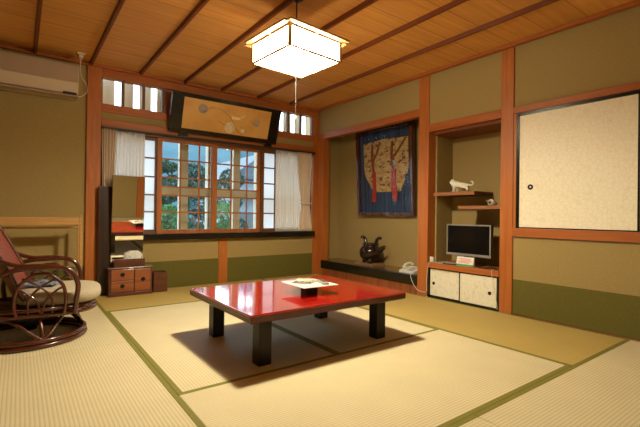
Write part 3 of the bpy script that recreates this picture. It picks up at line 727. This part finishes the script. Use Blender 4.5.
ph = thing('telephone', 'white desk telephone at the end of the alcove floor', 'telephone', (3.735, 3.195, .216))
MB().prism([(-.09, 0), (-.09, .022), (.06, .06), (.09, .06), (.09, 0)], 'Y', -.10, .12).obj('base', 'white', ph)
mb = MB().tube(spline([(-.05, .075, .062), (-.04, .072, .085), (.0, .07, .096), (.05, .068, .10), (.075, .068, .082)], 6), .014, 8).ell((-.05, .075, .060), (.026, .024, .016)).ell((.078, .068, .084), (.022, .024, .016))
mb.obj('handset', 'whitem', ph, True)
mb = MB()
for i in range(4):
    for j in range(3):
        zz = .022+.038*((.02+i*.028)/.15); mb.box(-.075+i*.028, -.057+i*.028, -.07+j*.03, -.05+j*.03, zz, zz+.009)
mb.obj('key_pad', 'remote', ph)
(MB().tube(spline([(3.66, 3.12, .235), (3.61, 3.09, .231), (3.57, 3.075, .205), (3.566, 3.04, .13), (3.568, 2.98, .065), (3.572, 2.91, .048), (3.574, 2.868, .05)], 8), .0035, 6).obj('telephone_cord', 'cord', ph, True, off=(3.735, 3.195, .216)))

# ================================================================== SHELF ALCOVE
cb = thing('low_cabinet', 'built-in low cabinet with two speckled sliding doors under the television', 'cabinet', (3.8, 2.44, 0)); off = (3.8, 2.44, 0)
MB().box(W-.004, 3.999, 2.032, 2.837, .322, .376, .003).box(W-.003, W+.12, 2.837, 2.856, .323, .375).obj('countertop', 'beamY', cb, off=off)
MB().box(W+.004, W+.05, 2.031, 2.855, 0, .012).box(W+.004, W+.05, 2.031, 2.048, .012, .322).box(W+.004, W+.05, 2.845, 2.855, .012, .322).box(W+.06, 3.98, 2.032, 2.835, 0, .322).obj('carcass', 'black', cb, off=off)
for y0_, y1_, xx, py in ((2.452, 2.846, W+.028, 2.788), (2.047, 2.462, W+.010, 2.127)):
    d = MB().box(xx, xx+.014, y0_+.010, y1_-.010, .024, .309).obj('door', 'fus2', cb, off=off)
    q = MB().box(xx-.003, xx+.016, y0_, y0_+.011, .013, .32).box(xx-.003, xx+.016, y1_-.011, y1_, .013, .32).box(xx-.003, xx+.016, y0_, y1_, .013, .025).box(xx-.003, xx+.016, y0_, y1_, .308, .32).obj('door_edge', 'black', d, off=off)
    MB().lathe([(.016, 0), (.018, -.004), (.012, -.005), (.01, -.001)], (xx, py, .155), 18, 'X').obj('pull', 'iron', d, True, off=off)
s1 = thing('wall_shelf', 'upper shelf in the alcove carrying the white figurine', 'shelf', (3.82, 2.59, 1.102))
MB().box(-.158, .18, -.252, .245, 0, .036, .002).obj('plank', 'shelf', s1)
MB().box(-.17, -.158, -.252, .245, 0, .036, .002).obj('lit_edge_strip', 'shelf_lit', s1)  # added front strip, coloured lighter to look lit against the plank
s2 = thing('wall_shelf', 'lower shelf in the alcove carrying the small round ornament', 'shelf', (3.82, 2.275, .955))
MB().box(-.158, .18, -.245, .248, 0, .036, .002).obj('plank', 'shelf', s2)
MB().box(-.17, -.158, -.245, .248, 0, .036, .002).obj('lit_edge_strip', 'shelf_lit', s2)
# television
tv = thing('television', 'small flat television with silver bezel on the low cabinet', 'television', (3.77, 2.47, .376))
ty, tz0, tz1 = .258, .092, .422
MB().box(-.018, .03, -ty, ty, tz0, tz1, .006).obj('housing', 'blackp', tv)
mb = MB()
mb.box(-.024, -.016, -ty, ty, tz0, tz0+.026, .002).box(-.024, -.016, -ty, ty, tz1-.014, tz1, .002).box(-.024, -.016, -ty, -ty+.014, tz0+.026, tz1-.014, .002).box(-.024, -.016, ty-.014, ty, tz0+.026, tz1-.014, .002)
mb.obj('bezel', 'tvs', tv)
MB().box(-.0195, -.017, -ty+.014, ty-.014, tz0+.026, tz1-.014).obj('screen', 'screen', tv)
MB().box(-.012, .028, -.05, .05, .012, tz0+.02).box(-.07, .10, -.14, .14, 0, .013, .004).obj('stand', 'blackp', tv)
sg = thing('notice_card', 'white notice card with pink print and green foot before the television', 'card', (3.655, 2.437, .376), 0)
def slant(x, z): return x+.22*z
mb = MB().prism([(-.012, 0), (.012, .092), (.0145, .092), (.03, 0)], 'Y', -.098, .098); mb.obj('card', 'white', sg)
mb = MB()
for z, y0_, y1_ in ((.072, -.06, .075), (.058, -.07, .05), (.045, -.075, .08), (.033, -.05, .07)):
    a = -.012+.024*z/.092
    mb.prism([(a-.0012, z-.004), (a+.001+.0, z-.004), (a+.003, z+.004), (a+.0008, z+.004)], 'Y', y0_, y1_)
mb.obj('print_line', 'pink', sg)
MB().prism([(-.0132, .001), (-.0115, .001), (-.0068, .019), (-.0085, .019)], 'Y', -.098, .098).obj('green_strip', 'greenp', sg)
ad = thing('cordless_adapter', 'small white upright device at the left end of the cabinet top', 'device', (3.625, 2.825, .376))
MB().box(-.012, .012, -.022, .022, 0, .062, .004).obj('body', 'white', ad)
(MB().tube(spline([(3.615, 2.815, .382), (3.588, 2.82, .381), (3.575, 2.835, .345), (3.577, 2.852, .22), (3.579, 2.856, .14), (3.579, 2.853, .06)], 8), .003, 6).obj('device_cord', 'cord', ad, True, off=(3.625, 2.825, .376)))
tag(MB().tube(spline([(3.64, 2.10, .381), (3.59, 2.10, .380), (3.577, 2.10, .355), (3.582, 2.085, .24), (3.58, 2.06, .14), (3.578, 2.045, .06), (3.577, 2.04, .02)], 8), .0026, 6).obj('thin_cable', 'cord', None, True), 'thin cable running down over the right cabinet door', 'cable')
r2 = thing('remote_control', 'dark remote control on the cabinet top left of the card', 'remote control', (3.64, 2.60, .376), math.radians(20))
MB().box(-.022, .022, -.075, .075, 0, .015, .004).obj('body', 'blackp', r2)
MB().box(-.014, .014, -.055, .05, .015, .0165).obj('buttons', 'remote', r2)
p2 = thing('paper_pad', 'pale papers lying on the cabinet top behind the remote', 'papers', (3.70, 2.725, .376), math.radians(-12))
MB().box(-.08, .08, -.08, .08, 0, .006, .001).obj('sheet', 'grey', p2)
r3 = thing('cable_bundle', 'dark cables bunched on the cabinet top right of the card', 'cables', (3.655, 2.19, .376))
mb = MB()
for k in range(4):
    mb.tube(spline([(-.03+.02*k, -.09, .006), (.01-.01*k, -.04, .010+.004*k), (-.02+.01*k, .02, .007), (.02-.012*k, .09, .006)], 6), .005, 6)
mb.obj('cable', 'blackp', r3, True)
# figurine: a striding feline, white
cat = thing('feline_figurine', 'white striding feline figurine on the upper alcove shelf', 'figurine', (3.75, 2.56, 1.138))
def skin(pts, edges, radii, name, mat_, par):
    me = bpy.data.meshes.new(name); me.from_pydata(pts, edges, []); me.update()
    o = bpy.data.objects.new(name, me); C.objects.link(o); o.parent = par
    me.materials.append(M[mat_])
    md = o.modifiers.new('skin', 'SKIN'); md.use_smooth_shade = True
    for v, r in zip(me.skin_vertices[0].data, radii): v.radius = (r, r)
    me.skin_vertices[0].data[0].use_root = True
    s_ = o.modifiers.new('sub', 'SUBSURF'); s_.levels = 2; s_.render_levels = 2
    return o
P_ = [(0, -.02, .072), (0, .04, .080), (0, .075, .092), (0, .105, .113), (0, .135, .112), (0, -.07, .066),      # 0-5 spine, head, rump
      (-.016, .068, .05), (-.018, .075, .022), (-.018, .085, .007), (.016, .05, .05), (.018, .045, .024), (.018, .055, .007),
      (-.016, -.075, .045), (-.018, -.095, .026), (-.018, -.082, .007), (.016, -.06, .045), (.018, -.068, .026), (.018, -.055, .007),
      (0, -.10, .072), (0, -.13, .065), (0, -.15, .082), (0, -.142, .104), (0, -.115, .108)]
E_ = [(0, 1), (1, 2), (2, 3), (3, 4), (0, 5), (2, 6), (6, 7), (7, 8), (1, 9), (9, 10), (10, 11), (5, 12), (12, 13), (13, 14), (5, 15), (15, 16), (16, 17), (5, 18), (18, 19), (19, 20), (20, 21), (21, 22)]
R_ = [.030, .036, .034, .030, .019, .030, .018, .013, .013, .018, .013, .013, .020, .013, .013, .020, .013, .013, .010, .008, .008, .008, .007]
ct = skin(P_, E_, R_, 'body', 'whitem', cat)
MB().ell((-.012, .1, .134), (.006, .007, .012), 10, 8).ell((.012, .1, .134), (.006, .007, .012), 10, 8).obj('ear', 'whitem', ct, True)
orn = thing('round_ornament', 'small round cream ornament on the lower alcove shelf', 'ornament', (3.75, 2.215, .991))
MB().ell((0, 0, .033), (.03, .033, .033), 18, 12).obj('body', 'whitem', orn, True)
MB().lathe([(.018, -.029), (.014, -.033), (.004, -.0335)], (0, 0, .035), 16, 'X').obj('spot', 'board', orn, True)
MB().ell((0, .045, .05), (.012, .016, .012), 12, 8).obj('knob', 'slab', orn, True)
MB().ell((0, -.042, .02), (.018, .016, .02), 12, 8).obj('foot', 'slab', orn, True)

# ================================================================== OUTDOORS
tag(MB().box(-20, 60, 5.6, 90, -.7, -.6).obj('ground', 'ground'), 'garden ground outside the window', 'ground', None, 'structure')
def hillf(u, v):
    x = -20+150*u; y = 58+30*v
    return (x, y, -1+math.sin(PI*v*.5)*(18.0-3.6*math.exp(-((u-.378)/.014)**2)+.25*math.sin(37*u)+.25*math.sin(83*u)+.15*math.sin(160*u)) if v > 0 else -1)
tag(MB().grid(hillf, 220, 16).obj('hill', 'hill', None, True), 'hazy blue wooded hill beyond the garden', 'hill', None, 'structure')
def tree(name, label, x, y, blobs, n, ls, mat_, seed):
    rnd = random.Random(seed)
    r = thing(name, label, 'tree' if 'tree' in name or 'pine' in name else 'shrub', (x, y, -.6), group='garden plants outside the window')
    mb = MB(); bm = mb.bm
    for bx, by, bz, rx, rz in blobs:
        for _ in range(n):
            a = rnd.uniform(0, 2*PI); c = rnd.uniform(-1, 1); q = rnd.uniform(.55, 1)**.5; s_ = math.sqrt(1-c*c)
            p = Vector((bx+rx*q*s_*math.cos(a), by+rx*q*s_*math.sin(a), bz+.6+rz*q*c))
            d = Vector((rnd.gauss(0, 1), rnd.gauss(0, 1), rnd.gauss(0, .6))).normalized(); e_ = d.orthogonal().normalized()
            e_.rotate(Matrix.Rotation(rnd.uniform(0, 6.28), 3, d)); f_ = d.cross(e_)
            l = ls*rnd.uniform(.7, 1.4)
            bm.faces.new([bm.verts.new(p+e_*l), bm.verts.new(p+f_*l*.5), bm.verts.new(p-e_*l), bm.verts.new(p-f_*l*.5)])
    o = mb.obj('foliage', mat_, r)
    t = MB()
    t.tube(spline([(0, 0, 0), (.05, 0, .8), (-.04, .03, 1.4), (0, 0, max(b_[2] for b_ in blobs)+.6)], 5), lambda q: .07-.045*q, 7)
    for bx, by, bz, rx, rz in blobs: t.tube([(0, 0, max(.2, bz+.3)), (bx, by, bz+.6)], .02, 5)
    t.obj('trunk', 'trunk', r)
tree('garden_pine', 'dark layered garden tree seen through the left sash', 3.05, 10.3, [(-.25, 0, 2.02, .42, .15), (.1, 0, 1.62, .5, .2), (-.3, 0, 1.28, .45, .2), (.0, 0, .6, .5, .4)], 1400, .035, 'leaf1', 1)
tree('garden_pine', 'dark layered garden tree beside the middle window stile', 4.35, 11.3, [(-.45, 0, 2.02, .42, .28), (-.1, 0, 1.6, .5, .3), (-.3, 0, 1.1, .5, .3), (-.2, 0, .4, .55, .45)], 1400, .035, 'leaf1', 2)
tree('leafy_shrub', 'bright green shrub low in the left sash', 2.30, 7.9, [(0, 0, .72, .36, .33), (.05, 0, .2, .40, .4)], 1700, .03, 'leaf2', 3)
tree('leafy_shrub', 'bright green shrub low in the right sash', 3.85, 9.0, [(0, 0, .78, .38, .38), (.0, 0, .2, .42, .45)], 1700, .03, 'leaf2', 4)
tree('garden_pine', 'small dark tree before the white house', 5.6, 12.2, [(-.1, 0, 2.0, .4, .35), (-.2, 0, 1.3, .45, .35), (0, 0, .4, .45, .4)], 1300, .035, 'leaf1', 5)
tree('leafy_shrub', 'low shrub at the foot of the left layered tree', 3.0, 8.5, [(0, 0, .32, .38, .4), (.05, 0, -.1, .36, .3)], 1400, .03, 'leaf1', 6)
hs = thing('house', 'white house with dark tiled roof seen through the right sash', 'house', (7.6, 14.6, -.6)); off = (7.6, 14.6, -.6)
MB().box(6.45, 10.5, 14, 18, -.6, 2.25).obj('wall', 'hwall', hs, off=off)
MB().prism([(5.9, 2.15), (11, 2.15), (9.6, 3.2), (7.4, 3.2)], 'Y', 13.4, 18.6).obj('roof', 'hroof', hs, off=off)
MB().box(5.95, 8.8, 13.3, 14.0, 1.45, 1.52).obj('lower_eave', 'hroof', hs, off=off)
MB().box(6.55, 7.35, 13.96, 14.02, .2, .95).obj('window', 'hdark', hs, off=off)

# ================================================================== WORLD, CAMERA
w = bpy.data.worlds.new('sky'); SC.world = w; w.use_nodes = True
bg = w.node_tree.nodes['Background']; bg.inputs[0].default_value = (.62, .82, 1.0, 1); bg.inputs[1].default_value = 7.5
cam = bpy.data.cameras.new('camera'); co_ = bpy.data.objects.new('camera', cam); C.objects.link(co_)
cam.sensor_width = 36; cam.lens = 405.44/640*36; cam.clip_start = .05; cam.clip_end = 400
ya, pt, ro = [math.radians(a) for a in (36.5736, .1938, .6959)]
fwd = Vector((math.sin(ya)*math.cos(pt), math.cos(ya)*math.cos(pt), math.sin(pt)))
rt = Vector((math.cos(ya), -math.sin(ya), 0)); up = rt.cross(fwd)
rt2 = math.cos(ro)*rt+math.sin(ro)*up; up2 = -math.sin(ro)*rt+math.cos(ro)*up
mw = Matrix((rt2, up2, -fwd)).transposed().to_4x4(); mw.translation = (0, 0, .88)
co_.matrix_world = mw
SC.camera = co_
vs = SC.view_settings
vs.view_transform = 'Standard'; vs.look = 'None'; vs.exposure = 0; vs.gamma = 1; vs.use_curve_mapping = False
try:
    SC.cycles.use_denoising = True; SC.cycles.max_bounces = 10; SC.cycles.transparent_max_bounces = 12
    SC.cycles.sample_clamp_indirect = 8
except Exception: pass
